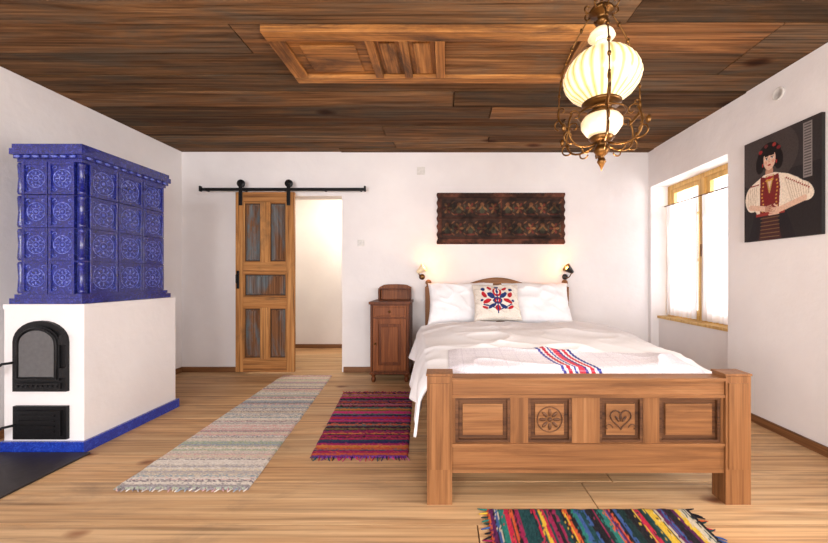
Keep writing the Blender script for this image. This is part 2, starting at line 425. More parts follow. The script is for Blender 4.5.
for q in (-2.68,-2.25,-1.8,-1.35,-.95): m.lathe([(.012,0),(.012,.076)],(q,4.012,2.055),'rail',10,'Y'); m.lathe([(.014,0),(.014,.006)],(q,3.994,2.055),'rail',10,'Y')
for q in (x0+.06,x1-.06):
    m.box(q-.02,q+.02,y0-.012,y0-.002,1.87,2.12,'rail')
    m.lathe([(.038,0),(.044,.004),(.044,.02),(.038,.024)],(q,3.975,2.115),'rail',20,'Y')
    m.lathe([(.012,0),(.012,.010)],(q,3.962,2.115),'rail',10,'Y')
    for zz in (1.90,1.97): m.lathe([(.01,0),(.01,.008)],(q,y0-.02,zz),'rail',8,'Y')
for q in (-2.72,-.89): m.box(q-.01,q+.01,3.988,4.02,2.03,2.09,'rail')
m.done('door_1',.003)

# ================================================================ tiled stove
m=MB(); sx0,sx1,sy0,sy1=-2.73,-2.235,2.23,2.985
m.box(sx0,sx1,sy0,sy1,.07,.90,'plaster')
m.box(sx0-.01,sx1+.018,sy0-.02,sy1+.02,0,.07,'tiles')
m.box(sx0-.004,sx1+.004,sy0-.004,sy1+.004,.885,.915,'plaster')
bx0,bx1,by0,by1=sx0+.04,-2.305,sy0+.055,sy1-.04
m.box(bx0,bx1,by0,by1,.91,1.86,'tile')
for e,za,zb in ((.035,.915,.95),(.020,.95,.975),(.012,1.81,1.83),(.024,1.83,1.852),(.036,1.852,1.89),(.028,1.89,1.92)):
    m.box(bx0-e,bx1+e,by0-e,by1+e,za,zb,'tile')
def tile(c,u,n,w,h,small=False):
    c=Vector(c);u=Vector(u);n=Vector(n);v=Vector((0,0,1))
    m.obox(c+n*.006,u,v,n,w/2-.003,h/2-.003,.006,'tile')
    f=.016
    for sgn in (-1,1):
        m.obox(c+u*sgn*(w/2-.003-f/2)+n*.014,u,v,n,f/2,h/2-.003,.009,'tile')
        m.obox(c+v*sgn*(h/2-.003-f/2)+n*.0135,u,v,n,w/2-.003-f,f/2,.008,'tile')
    R=min(w,h)*.5-.026; cc=c+n*.013
    m.tube(spiral(cc,u,v,R*.98,R*.98,0,2*math.pi,20),.0030,'tileb',5)
    m.tube(spiral(cc,u,v,R*.36,R*.36,0,2*math.pi,12),.0024,'tileb',5)
    m.ell(cc,u,v,n,R*.16,R*.16,.007,'tileb',8,4)
    for i in range(8):
        a=i*math.pi/4; d=u*math.cos(a)+v*math.sin(a); p=-u*math.sin(a)+v*math.cos(a)
        m.ell(cc+d*R*.60,d,p,n,R*.19,R*.08,.005,'tileb',6,4)
        a+=math.pi/8; d=u*math.cos(a)+v*math.sin(a); m.tube(spiral(cc+d*R*.78,d,p,R*.13,R*.03,-2,3,8),.0022,'tileb',4)
    for su in (-1,1):
        for sv in (-1,1):
            m.tube(spiral(c+u*su*(w/2-.038)+v*sv*(h/2-.038)+n*.013,u*su,v*sv,.017,.004,0,4.5,10),.0028,'tileb',4)
rows=4; rh=(1.81-.975)/rows
for r in range(rows):
    z=.975+rh*(r+.5)
    fw=(bx1-bx0-.05)/2
    for i in range(2): tile((bx0+.025+fw*(i+.5),by0,z),(1,0,0),(0,-1,0),fw,rh)
    sw=(by1-by0-.05)/3
    for i in range(3): tile((bx1,by0+.03+sw*(i+.5),z),(0,1,0),(1,0,0),sw,rh)
    m.lathe([(.014,-rh/2+.004),(.018,-rh/2+.012),(.018,-rh/2+.025),(.013,-rh/2+.03),(.015,0),(.013,rh/2-.03),(.018,rh/2-.025),(.018,rh/2-.012),(.014,rh/2-.004)],(bx1,by0,z),'tile',12)
    m.lathe([(.014,-rh/2+.004),(.018,-rh/2+.02),(.013,0),(.018,rh/2-.02),(.014,rh/2-.004)],(bx0,by0,z),'tile',12)
for i in range(11):
    m.ell((bx1+.030,by0+.02+i*.062,1.841),(0,1,0),(0,0,1),(1,0,0),.022,.01,.008,'tileb',6,4)
for i in range(7): m.ell((bx0+.01+i*.058,by0-.030,1.841),(1,0,0),(0,0,1),(0,-1,0),.022,.01,.008,'tileb',6,4)
def arch(xa,xb,za,zb,n=14):
    r=(xb-xa)/2; c=(xa+xb)/2; pts=[(xa,za),(xb,za)]
    for i in range(n+1):
        a=math.pi*i/n; pts.append((c+r*math.cos(a),zb-r*.8+r*.8*math.sin(a)))
    return pts
fy=lambda a,b,d:(a,sy0-d,b)
m.poly(arch(-2.655,-2.325,.38,.815),fy,0,.022,'iron')
m.poly(arch(-2.625,-2.355,.45,.785),fy,.022,.034,'iron')
m.poly(arch(-2.597,-2.383,.475,.758),fy,.034,.038,'ovenglass')
pts=[(a,sy0-.036,b) for a,b in arch(-2.61,-2.37,.463,.77)]; m.tube(pts+[pts[0]],.007,'iron',6)
m.box(-2.63,-2.35,sy0-.032,sy0-.02,.40,.435,'iron')
for i in range(9): m.lathe([(.009,0),(.006,.006)],(-2.61+i*.03,sy0-.038,.417),'iron',8,'Y')
for zz in (.5,.7): m.box(-2.345,-2.325,sy0-.045,sy0-.02,zz-.03,zz+.03,'iron')
m.tube([(-2.64,sy0-.03,.56),(-2.66,sy0-.07,.56),(-2.69,sy0-.08,.53),(-2.70,sy0-.08,.50)],[.008,.008,.009,.013],'iron',8)
m.box(-2.655,-2.325,sy0-.02,sy0,.085,.29,'iron'); m.box(-2.63,-2.35,sy0-.034,sy0-.02,.11,.265,'iron')
for i in range(4): m.box(-2.60,-2.38,sy0-.042,sy0-.034,.135+i*.032,.147+i*.032,'iron')
m.tube([(-2.62,sy0-.03,.18),(-2.65,sy0-.08,.18),(-2.70,sy0-.09,.14),(-2.72,sy0-.09,.11)],[.008,.008,.009,.014],'iron',8)
m.done('tiled_stove',.004,bseg=2)
m=MB(); m.box(-2.97,-2.17,1.2,2.205,0.001,.012,'slate'); m.done('hearth_plate',.003)

# ================================================================ bed
bed=empty('bed',(.63,2.8,0))
fx0,fx1=-.086,1.457; fyf=1.714
m=MB()
for a,b in ((fx0,fx0+.12),(fx1-.12,fx1)):
    m.box(a,b,fyf,fyf+.09,0,.612,'bedz'); m.box(a-.004,b+.004,fyf-.004,fyf+.094,.614,.624,'bedz')
    m.box(a+.012,b-.012,fyf-.006,fyf,.17,.58,'bedz')
ix0,ix1=fx0+.12,fx1-.12
m.box(ix0,ix1,fyf+.01,fyf+.075,.515,.588,'bedx'); m.box(ix0,ix1,fyf-.004,fyf+.085,.588,.603,'bedx'); 
m.box(ix0,ix1,fyf+.003,fyf+.05,.508,.522,'bedx')
m.box(ix0,ix1,fyf+.012,fyf+.07,.145,.285,'bedx')
m.box(ix0,ix1,fyf+.004,fyf+.02,.276,.288,'bedx')
pan=[(.05,.314),(.40,.61),(.743,.952),(1.03,1.325)]
m.box(ix0,ix1,fyf+.035,fyf+.06,.28,.52,'bedd')
st=[ix0]+[q for p in pan for q in p]+[ix1]
for i in range(0,len(st),2):
    m.box(st[i],st[i+1],fyf+.016,fyf+.06,.285,.51,'bedz')
for i,(a,b) in enumerate(pan):
    za,zb=.288,.508
    for q in ((a,a+.014),(b-.014,b)): m.box(q[0],q[1],fyf+.018,fyf+.036,za,zb,'bedd')
    for q in ((za,za+.014),(zb-.014,zb)): m.box(a+.014,b-.014,fyf+.018,fyf+.036,q[0],q[1],'bedd')
    m.box(a+.035,b-.035,fyf+.024,fyf+.036,za+.035,zb-.035,'bedx')
    c=((a+b)/2,fyf+.022,.398)
    U,V,N=(1,0,0),(0,0,1),(0,-1,0)
    if i==1:
        m.tube(spiral(c,U,V,.06,.06,0,2*math.pi,24),.0035,'bedd',6); m.ell(c,U,V,N,.012,.012,.008,'bedd')
        for k in range(8):
            t=k*math.pi/4; d=Vector((math.cos(t),0,math.sin(t))); p=Vector((-math.sin(t),0,math.cos(t)))
            m.ell(Vector(c)+d*.034,d,p,N,.02,.009,.006,'bedd',8,4)
    if i==2:
        pts=[]
        for k in range(29):
            t=2*math.pi*k/28; pts.append((c[0]+.0042*(16*math.sin(t)**3)*.75,c[1],c[2]+.005+.0032*(13*math.cos(t)-5*math.cos(2*t)-2*math.cos(3*t)-math.cos(4*t))))
        m.tube(pts,.004,'bedd',6)
        for k in (-1,0,1):
            d=Vector((math.sin(k*.6),0,math.cos(k*.6))); p=Vector((d.z,0,-d.x)); m.ell(Vector(c)+Vector((0,0,-.022))+d*.03,d,p,N,.02,.007,.005,'bedd',8,4)
        for sg in (-1,1): m.tube(spiral(Vector(c)+Vector((sg*.06,0,-.04)),Vector((sg,0,0)),V,.022,.006,math.pi,-1.2,12),.003,'bedd',5)
hx0b,hx1b,hy=-.22,1.37,3.98
for a in (hx0b,hx1b-.07):
    m.box(a,a+.07,hy,hy+.07,0,.97,'bedz'); m.lathe([(.02,0),(.03,.012),(.018,.022),(.034,.045),(.03,.07),(.01,.085)],(a+.035,hy+.035,.965),'bedz',16)
out=[]; n=60
for i in range(n+1):
    t=i/n; x=hx0b+.07+(hx1b-hx0b-.14)*t; s=abs(t-.5)*2
    if s<.42: z=.995+.065*math.cos(s/.42*math.pi/2)
    else: z=.95+.05*math.cos((s-.42)/.58*math.pi*1.5)**2*(1-.3*s)
    out.append((x,z))
poly=[(hx0b+.07,.25)]+out+[(hx1b-.07,.25)]
poly=poly[::-1]
m.poly(poly,lambda a,b,d:(a,hy+.015+d,b),0,.035,'bedx')
m.tube([(a,hy+.03,b) for a,b in out],.014,'bedx',8)
for (xa,xb) in ((hx0b+.02,fx0+.04),(hx1b-.05,fx1-.08)):
    c0=[(xb,fyf+.09),(xb+.03,fyf+.09),(xa+.03,hy),(xa,hy)]
    m.poly(c0,lambda a,b,d:(a,b,d),.2,.36,'bedx')
fr=m.done('frame',.005,bseg=2)
m=MB()
m.poly([(.045,fyf+.095),(1.325,fyf+.095),(1.28,hy-.005),(-.10,hy-.005)],lambda a,b,d:(a,b,d),.34,.54,'sheet')
mt=m.done('mattress',.05,bseg=4)
adopt(bed,fr,mt)

# duvet
def cx(y): return .685-(y-1.8)/(3.98-1.8)*.10
Y0,Y1=1.825,3.40
def zbase(y): return .562+.06*min(1,max(0,(y-1.83)/1.0))
def duv(u,v):
    y=Y0+(Y1-Y0)*v; s=(u-.5)*2; S=abs(s)*1.22; sg=1 if s>0 else -1
    half=.775+.06*(v); flat=.83; zb=zbase(y)
    nz=noise.noise(Vector((s*1.8,y*1.6,1.3)))*.020+noise.noise(Vector((s*5+y*2,y*4,4.1)))*.006
    r=1-abs(noise.noise(Vector((s*1.7-y*1.9,y*1.3+s*1.1,9)))); nz+=.018*r**8
    r=1-abs(noise.noise(Vector((s*2.4+y*2.4,y*1.8-s*1.4,19)))); nz+=.011*r**9
    if S<flat:
        q=S/flat; x=cx(y)+sg*half*q; z=zb+.042*(1-q**6)+nz
    else:
        d=(S-flat)/(1.22-flat); th=min(1,d*3.2)*math.pi/2
        drop=.23*d; z=zb-drop-.02*math.sin(th)+nz*(1-d)
        x=cx(y)+sg*(half+.040*math.sin(th)+d*.03*(1+math.sin(y*9+sg*1.2))+.016*math.sin(y*23+noise.noise(Vector((y*3,0,sg)))*3)*d)
        z+=d*.02*math.sin(y*4.3+1)
    if v<.06: z-=.05*(1-v/.06)**2
    if v>.93:
        t=(v-.93)/.07; z=z-.055*t*t if S<flat else z
    return (x,y,z)
m=MB(); m.grid(duv,150,120,'linen')
dv=m.done('duvet',fix=False); so=dv.modifiers.new('th','SOLIDIFY'); so.thickness=.014; so.offset=-1
nu,nv=240,70
def topz(x,y):
    s=(x-cx(y))/( .775+.06*((y-Y0)/(Y1-Y0))); q=min(1,abs(s)); u=.5+.5*(q*.83/1.22)*(1 if s>0 else -1)
    return duv(u,(y-Y0)/(Y1-Y0))[2]
def thr(u,v):
    x=.02+1.34*u; y=1.835+.36*v+.02*math.sin(u*5)*v-.05*(u-.5)*v
    e=min(u,1-u,v,1-v); z=topz(x,y)+.003+.007*min(1,e*25)
    return (x,y,z)
m=MB(); m.grid(thr,nu,nv,'throw')
cols=[]
stripe=[(.0,(70,70,150)),(.08,(240,236,240)),(.14,(180,40,60)),(.24,(240,236,240)),(.30,(40,60,140)),(.36,(240,236,240)),(.40,(200,60,80)),(.55,(60,50,120)),(.62,(240,236,240)),(.68,(190,40,60)),(.78,(240,236,240)),(.84,(40,50,130)),(.93,(232,228,234))]
for j in range(nv+1):
    for i in range(nu+1):
        x,y,z=thr(i/nu,j/nv); c=(234,231,240)
        if (i%14==0) or (j%12==0): c=(222,218,230)
        t=(x-(.54+ .07*(1-j/nv)))/.22
        if 0<=t<1:
            for a,cc in stripe:
                if t>=a: c=cc
            if j%5==0 and c[0]<235: c=tuple(min(255,q+60) for q in c)
        cols.append(lin(c))
M['throw']=vcol('woven_throw',.9,.2,150)
m.done('throw_blanket',cols=cols,fix=False)

def pillow(name,c,w,h,t,lean,mat,rotz=0,seed=0,canvas=None,n=48):
    R=Matrix.Rotation(rotz,4,'Z')@Matrix.Rotation(lean,4,'X')
    def pos(u,v,side):
        a,b=u*2-1,v*2-1
        T=t/2*max(0,(1-a**4)*(1-b**4))**.42*(1-.12*(a*a+b*b))
        x=w/2*a*(1-.07*(1-b*b)*abs(a)); z=h/2*b*(1-.07*(1-a*a)*abs(b))
        wr=noise.noise(Vector((a*2.2+seed,b*2.2,seed)))*.018
        r=1-abs(noise.noise(Vector((a*2.2+b*1.5+seed,b*1.8,seed+3)))); wr+=.015*r**7
        T=T+wr*min(1,T/(t*.2)) if T>0 else T
        return Vector(c)+(R@Vector((x,-T*side,z)))
    mm=MB()
    N=n if canvas is None else canvas.w-1
    mm.grid(lambda u,v:pos(u,v,1),N,N,mat)
    mm.grid(lambda u,v:pos(u,v,-1),n,n,mat,flip=True)
    cols=None
    if canvas is not None:
        cols=list(canvas.flat())+[lin((235,228,215))]*((n+1)**2)
    return mm.done(name,cols=cols,fix=False)
pillow('pillow',(.17,3.74,.805),.70,.48,.20,math.radians(-30),'linen',.03,1)
pillow('pillow.001',(.95,3.74,.805),.70,.48,.20,math.radians(-30),'linen',-.03,5)
cv=Cv(121,121,(232,224,214)); red=(186,32,44); blu=(34,52,110)
for sg in (-1,1):
    X=lambda a:.5+sg*a
    cv.ell(X(.13),.60,.10,.055,blu,sg*.8); cv.ell(X(.22),.44,.11,.05,red,-sg*.6); cv.ell(X(.28),.62,.05,.09,red,-sg*.5)
    cv.ell(X(.12),.30,.10,.045,blu,-sg*.7); cv.ell(X(.27),.27,.07,.035,red,sg*.5); cv.ell(X(.30),.78,.05,.05,blu); cv.ell(X(.16),.80,.06,.04,red,sg*.7)
    cv.ell(X(.34),.46,.035,.035,blu); cv.line(.5,.2,X(.3),.35,.012,blu)
cv.ell(.5,.70,.10,.13,red); cv.ell(.5,.71,.055,.08,(238,230,216)); cv.ell(.5,.71,.03,.05,blu)
cv.ell(.5,.45,.10,.10,blu); cv.ell(.5,.45,.06,.06,red); cv.ell(.5,.45,.025,.025,(238,230,216)); cv.ell(.5,.25,.06,.08,red); cv.line(.5,.12,.5,.85,.01,blu); cv.ell(.5,.87,.05,.03,blu)
M['cush']=vcol('embroidered_linen',.85,.3,160)
pillow('embroidered_cushion',(.50,3.50,.832),.46,.40,.14,math.radians(-34),'cush',.02,9,cv)

# ================================================================ nightstand
m=MB(); x0,x1,y0,y1=-.765,-.365,3.67,4.05
m.box(x0,x1,y0+.012,y1,.10,.80,'night'); m.box(x0-.012,x1+.012,y0-.01,y1+.005,.80,.828,'night')
m.box(x0-.006,x1+.006,y0,y1,.085,.105,'night')
for a in (x0+.03,x1-.03):
    for b in (y0+.03,y1-.03): m.lathe([(.014,0),(.022,.015),(.024,.04),(.016,.055),(.027,.075),(.027,.087)],(a,b,0),'night',14)
m.box(x0+.03,x1-.03,y0,y0+.014,.67,.785,'nightd'); m.box(x0+.045,x1-.045,y0-.006,y0,.685,.77,'nightd')
m.box(x0+.03,x0+.085,y0,y0+.014,.125,.655,'nightd'); m.box(x1-.085,x1-.03,y0,y0+.014,.125,.655,'nightd')
m.box(x0+.085,x1-.085,y0,y0+.014,.60,.655,'nightd'); m.box(x0+.085,x1-.085,y0,y0+.014,.125,.18,'nightd')
m.box(x0+.085,x1-.085,y0+.010,y0+.016,.18,.60,'night'); m.box(x0+.115,x1-.115,y0+.003,y0+.012,.21,.57,'nightd')
for zz,xx in ((.727,(x0+x1)/2),(.40,x0+.055)):
    m.lathe([(.006,.012),(.005,0),(.013,-.008),(.012,-.018),(.004,-.022)],(xx,y0-.004,zz),'brass',14,'Y')
for a in (x0+.004,x1-.024): m.box(a,a+.02,y0+.0,y0+.014,.11,.79,'night')
g=[(x0+.03,.828),(x1-.01,.828),(x1-.01,.965)]+[((x0+x1)/2+.01+.14*math.cos(math.pi*i/12),.985+.014*math.sin(math.pi*i/12)) for i in range(13)]+[(x0+.03,.965)]
m.poly(g,lambda a,b,d:(a,y1-.03+d,b),0,.022,'nightd')
m.box(x0+.03,x1-.01,y1-.10,y1-.03,.94,.954,'night')
for a in (x0+.03,x1-.03): m.box(a,a+.02,y1-.10,y1-.03,.828,.94,'night')
m.done('nightstand',.003)

# ================================================================ carved / painted old board
W_,H_=260,106
AS=2.45
cg=Cv(W_,H_,(80,44,30)); X,Y=cg.X,cg.Y
ns=np.array([[noise.noise(Vector((i*.035,j*.045,2)))+.6*noise.noise(Vector((i*.11,j*.16,7))) for i in range(W_)] for j in range(H_)])
hh=np.full((H_,W_),.8)
tan=(124,80,50); red_=(104,46,34); grn=(66,68,50); och=(130,92,54)
def E(cx_,cy_,rx,ry,c,ro=0,h=.6):
    cg.ell(cx_,cy_,rx,ry,c,ro,.75,AS)
    co,si=math.cos(ro),math.sin(ro); dx=(X-cx_)*AS; dy=Y-cy_
    q=((dx*co+dy*si)/rx)**2+((-dx*si+dy*co)/ry)**2; mk=q<1
    hh[mk]=np.maximum(hh[mk],.15+(h-.15)*np.sqrt(1-q[mk]))
for r_ in range(2):
    ya_=.13+.39*r_; yb_=ya_+.35
    for k in range(2):
        xa=.035+.4725*k; xb=xa+.455
        cg.rect(xa,xb,ya_,yb_,(54,36,28)); mk=(X>xa)&(X<xb)&(Y>ya_)&(Y<yb_); hh[mk]=.15
        for q in range(5):
            cx_=xa+.045+.091*q; cy_=(ya_+yb_)/2
            if (q+k+r_)%2:
                for t in range(6): a=t*math.pi/3; E(cx_+.036*math.cos(a)*1.5/AS,cy_+.075*math.sin(a),.042,.022,red_ if t%2 else och,a,.6)
                E(cx_,cy_,.028,.028,tan,0,.8)
            else:
                E(cx_,cy_-.03,.05,.09,grn,0,.5); E(cx_,cy_+.07,.04,.04,tan,0,.7); E(cx_-.02,cy_,.06,.02,och,.8,.65); E(cx_+.02,cy_,.06,.02,och,-.8,.65)
                E(cx_,cy_-.12,.09,.018,red_,0,.5)
            for sy in (-1,1): E(cx_+.045,cy_+sy*.11,.035,.014,tan,sy*.7,.5); E(cx_+.045,cy_+sy*.04,.014,.035,grn,0,.5)
for k in range(30):
    for yy in (.055,.945): E(.02+.033*k,yy,.026,.02,(96,58,38) if k%2 else (84,42,30),0,1.0)
cg.line(.02,.108,.98,.108,.008,(36,22,18)); cg.line(.02,.892,.98,.892,.008,(36,22,18)); cg.line(.02,.50,.98,.50,.006,(36,22,18))
base=cg.a*(.8+1.2*ns[:,:,None]).clip(.3,1.4)
def pf(u,v):
    j=min(H_-1,int(round(v*(H_-1)))); i=min(W_-1,int(round(u*(W_-1))))
    x=-.09+1.44*u; z=1.45+.58*v
    if u<.02 or u>.98: x+= (.006*math.sin(v*math.pi*13))*(1 if u>.5 else -1)
    edge=(i in(0,W_-1)) or (j in (0,H_-1))
    return (x,4.052-(.013*hh[j,i]+.002*ns[j,i]),z) if not edge else (x,4.086,z)
m=MB(); m.grid(pf,W_-1,H_-1,'carv'); M['carv']=vcol('old_painted_wood',.7,.3,60)
m.done('carved_wood_panel',cols=list(base.reshape(-1,3)),fix=False)

# ================================================================ portrait painting
PW,PH=190,250
p=Cv(PW,PH,(38,34,36))
p.rect(0,1,.62,1,(60,54,54),.6); p.ell(.3,.8,.45,.3,(80,70,68),0,.5)
p.rect(.80,.90,.50,.97,(160,152,150),.7)
for k in range(19): p.rect(.81,.89,.515+k*.024,.527+k*.024,(60,54,54),.8)
skin=(226,188,164); skd=(194,146,122); cream=(240,226,208); crd=(200,178,154)
p.ell(.37,.80,.165,.125,(20,14,16)); p.ell(.24,.74,.06,.09,(20,14,16)); p.ell(.50,.74,.06,.09,(20,14,16))
p.poly([(.33,.70),(.42,.70),(.43,.60),(.31,.60)],skd)
p.ell(.375,.765,.084,.098,skin); p.ell(.375,.720,.06,.055,skin); p.ell(.375,.845,.10,.045,(20,14,16))
for sx in (-1,1):
    p.ell(.375+sx*.038,.775,.019,.009,(240,234,230)); p.ell(.375+sx*.038,.775,.009,.009,(30,24,24)); p.line(.375+sx*.018,.800,.375+sx*.062,.803,.005,(30,18,16)); p.line(.375+sx*.018,.785,.375+sx*.06,.784,.003,(40,24,22))
    p.ell(.375+sx*.052,.742,.02,.014,(214,130,116),0,.5); p.ell(.375+sx*.095,.725,.010,.018,(180,40,40))
p.line(.375,.775,.368,.745,.004,skd); p.ell(.372,.741,.012,.005,skd); p.ell(.375,.712,.022,.008,(176,40,44))
for a,b,c in ((.25,.86,(150,34,36)),(.33,.90,(96,40,40)),(.44,.89,(150,50,46)),(.50,.85,(120,30,36))): p.ell(a,b,.026,.018,c)
p.poly([(.12,.56),(.30,.63),(.44,.63),(.62,.58),(.74,.52),(.86,.44),(.90,.36),(.82,.31),(.66,.33),(.60,.26),(.20,.26),(.14,.33),(.05,.38),(.04,.48)],cream)
p.ell(.78,.40,.15,.085,cream,-.4); p.ell(.13,.42,.11,.13,cream)
for k in range(9): p.line(.58+k*.035,.55-k*.012,.66+k*.025,.34+k*.003,.004,crd)
for k in range(5): p.line(.07+k*.03,.53,.06+k*.028,.34,.004,crd)
for k in range(12): p.ell(.60+k*.024,.545-k*.012,.010,.008,(150,60,52)); 
for k in range(7): p.ell(.10+k*.02,.55,.010,.008,(150,60,52))
p.poly([(.25,.62),(.33,.60),(.41,.60),(.50,.61),(.52,.48),(.50,.24),(.24,.24),(.24,.46)],(120,30,32))
p.poly([(.33,.62),(.42,.62),(.375,.44)],(222,190,166)); p.line(.33,.61,.375,.45,.008,(194,156,84)); p.line(.43,.61,.375,.45,.008,(194,156,84))
for k in range(9):
    p.ell(.28+.01*math.sin(k),.28+k*.034,.012,.009,(206,150,74)); p.ell(.475+.01*math.cos(k),.28+k*.034,.012,.009,(206,150,74))
p.ell(.375,.59,.055,.013,(166,36,40)); p.ell(.375,.568,.06,.010,(206,156,60))
p.poly([(.16,.25),(.60,.25),(.72,0),(.06,0)],(28,24,30)); p.rect(.18,.58,.235,.262,(150,50,44))
p.poly([(.28,.23),(.48,.23),(.54,0),(.22,0)],(66,32,32))
for k in range(6): p.line(.25,.03+k*.036,.51,.03+k*.036,.003,(120,90,60))
p.line(.82,.33,.50,.27,.026,skin); p.line(.10,.34,.32,.30,.026,skin)
for k in range(4):
    p.line(.50,.285-k*.016,.40-.01*k,.297-k*.019,.008,skin); p.line(.32,.315-k*.014,.40+.01*(k%2),.325-k*.018,.007,skd)
p.line(.50,.29,.44,.328,.008,skin)
m=MB(); ya,yb,za,zb=2.745,2.183,1.345,2.085
m.box(2.284,2.306,yb,ya,za,zb,'blackmat')
n0=len(m.v)
m.grid(lambda u,v:(2.2832,ya+(yb-ya)*u,za+(zb-za)*v),PW-1,PH-1,'paint')
M['paint']=vcol('oil_paint',.5,.2,80)
m.done('portrait_painting',cols=[lin((20,18,18))]*n0+list(p.flat()),fix=False)

# ================================================================ hanging oil-style lamp
m=MB(); C=Vector((.70,1.61,0))
def Lz(prof,k,seg=28,ribs=0,ra=0): m.lathe(prof,C,k,seg,'Z',True,ribs,ra)
Lz([(.0,2.498),(.06,2.498),(.055,2.475),(.02,2.455),(.008,2.44),(.004,2.43)],'brass')
for k in range(7):
    z=2.425-k*.018; u=Vector((1,0,0)) if k%2 else Vector((0,1,0))
    m.tube(spiral(C+Vector((0,0,z)),u,(0,0,1),.011,.011,0,2*math.pi,10),.0025,'brass',5)
Lz([(.004,2.305),(.02,2.30),(.045,2.285),(.055,2.27),(.05,2.262),(.02,2.255),(.014,2.235),(.03,2.225),(.012,2.215),(.004,2.21)],'brass')
for k in range(8):
    a=k*math.pi/4; d=Vector((math.cos(a),math.sin(a),0))
    m.tube(spiral(C+d*.06+Vector((0,0,2.285)),d,(0,0,1),.022,.006,-1.8,2.6,10),.0035,'brass',6)
m.lathe([(.012,2.20),(.035,2.19),(.05,2.175),(.058,2.155),(.05,2.15)],C,'fontgl',24)
m.lathe([(.026,2.14),(.030,2.12),(.042,2.10),(.040,2.085)],C,'fontgl',24)
shade=[(.042,2.105),(.05,2.10),(.075,2.088),(.112,2.065),(.143,2.03),(.161,1.99),(.163,1.965),(.152,1.935),(.130,1.905),(.103,1.885),(.085,1.872),(.075,1.865)]
m.lathe(shade,C,'shadegl',96,'Z',True,24,.012)
Lz([(.078,1.868),(.085,1.862),(.08,1.852),(.05,1.845),(.035,1.835),(.05,1.825),(.062,1.818),(.055,1.81)],'brass')
Lz([(.05,1.812),(.075,1.80),(.088,1.78),(.086,1.755),(.065,1.725),(.04,1.71)],'fontgl')
Lz([(.045,1.715),(.055,1.705),(.04,1.69),(.02,1.68),(.026,1.665),(.036,1.65),(.022,1.632),(.010,1.622),(.016,1.61),(.02,1.60),(.012,1.588),(.004,1.57),(.001,1.56)],'brass')
for k in range(6):
    a=k*math.pi/3+.25; d=Vector((math.cos(a),math.sin(a),0)); Zv=Vector((0,0,1)); tdir=Vector((-math.sin(a),math.cos(a),0))
    P=lambda r,z:C+d*r+Zv*z
    big=k%2==0
    m.tube(bez(P(.03,1.68),P(.14,1.62),P(.20,1.70),P(.15,1.80),12),.005,'brass',6)
    m.tube(spiral(P(.165,1.70),d,Zv,.035,.008,-2.2,3.2,14),.004,'brass',6)
    m.tube(spiral(P(.085,1.655),d,Zv,.026,.006,-2.8,2.2,12),.0035,'brass',6)
    m.tube(spiral(P(.13,1.79),d,Zv,.03,.006,.2,5.2,12),.0035,'brass',6)
    m.ell(P(.19,1.735),d,Zv,tdir,.012,.02,.006,'brass',8,4)
    if big:
        m.tube(bez(P(.15,1.78),P(.19,1.83),P(.22,1.84),P(.205,1.90),10),.006,'brass',6)
        m.tube(spiral(P(.205,1.83),d,Zv,.03,.006,-1.5,3.6,12),.0045,'brass',6)
        m.tube(spiral(P(.19,1.885),d,Zv,.022,.005,0,4.6,12),.004,'brass',6)
        m.tube(bez(P(.205,1.90),P(.215,2.05),P(.15,2.18),P(.05,2.275),18),.0035,'brass',6)
        for q in range(5):
            t=.15+q*.18; b_=bez(P(.205,1.90),P(.215,2.05),P(.15,2.18),P(.05,2.275),20)[int(t*20)]
            m.ell(b_,d,Zv,tdir,.008,.013,.008,'brass',8,4)
ring=[C+Vector((.10*math.cos(t),.10*math.sin(t),1.815)) for t in np.linspace(0,2*math.pi,40)]
m.tube(ring,.005,'brass',6)
m.done('hanging_lamp',fix=True,org=(.70,1.61))

# ================================================================ wall sconces
def sconce(name,x,sg,k):
    m=MB(); z=1.11; y=YB-.002
    m.lathe([(.032,0),(.034,-.008),(.028,-.018),(.012,-.022)],(x,y,z-.03),'brass' if k!='blackmat' else 'blackmat',20,'Y')
    arm=bez((x,y-.02,z-.03),(x,y-.10,z-.06),(x+sg*.02,y-.14,z-.02),(x+sg*.03,y-.13,z+.02),12)
    m.tube(arm,.006,'brass',8)
    d=Vector((-sg*.75,-.15,.55)).normalized(); c=Vector((x+sg*.03,y-.13,z+.03)); a=d.orthogonal().normalized(); b=d.cross(a)
    prof=[(.016,-.02),(.022,-.005),(.030,.02),(.044,.065),(.050,.08)]
    seg=24; P=[];Fs=[]
    for r,t in prof:
        for i in range(seg):
            q=2*math.pi*i/seg; P.append(c+d*t+(a*math.cos(q)+b*math.sin(q))*r)
    for r,t in prof[::-1]:
        for i in range(seg):
            q=2*math.pi*i/seg; P.append(c+d*(t+.001)+(a*math.cos(q)+b*math.sin(q))*(r-.003))
    for j in range(2*len(prof)-1):
        for i in range(seg):
            e=j*seg+i; f=j*seg+(i+1)%seg; Fs.append((e,f,f+seg,e+seg))
    Fs.append(tuple(range(seg))[::-1])
    m.add(P,Fs,k,True)
    m.ell(c+d*.045,a,b,d,.022,.022,.03,'bulb',12,8)
    m.done(name,fix=False)
    l=bpy.data.lights.new(name+'_light','POINT'); l.energy=2.8; l.color=lin((255,160,70)); l.shadow_soft_size=.03
    o=bpy.data.objects.new(name+'_light',l); scene.collection.objects.link(o); o.location=c+d*.10
M['creamshade']=plain('cream_enamel',(222,206,176),.4,emis=(255,214,150),es=.25)
sconce('wall_sconce',-.26,-1,'creamshade'); sconce('wall_sconce.001',1.36,1,'blackmat')

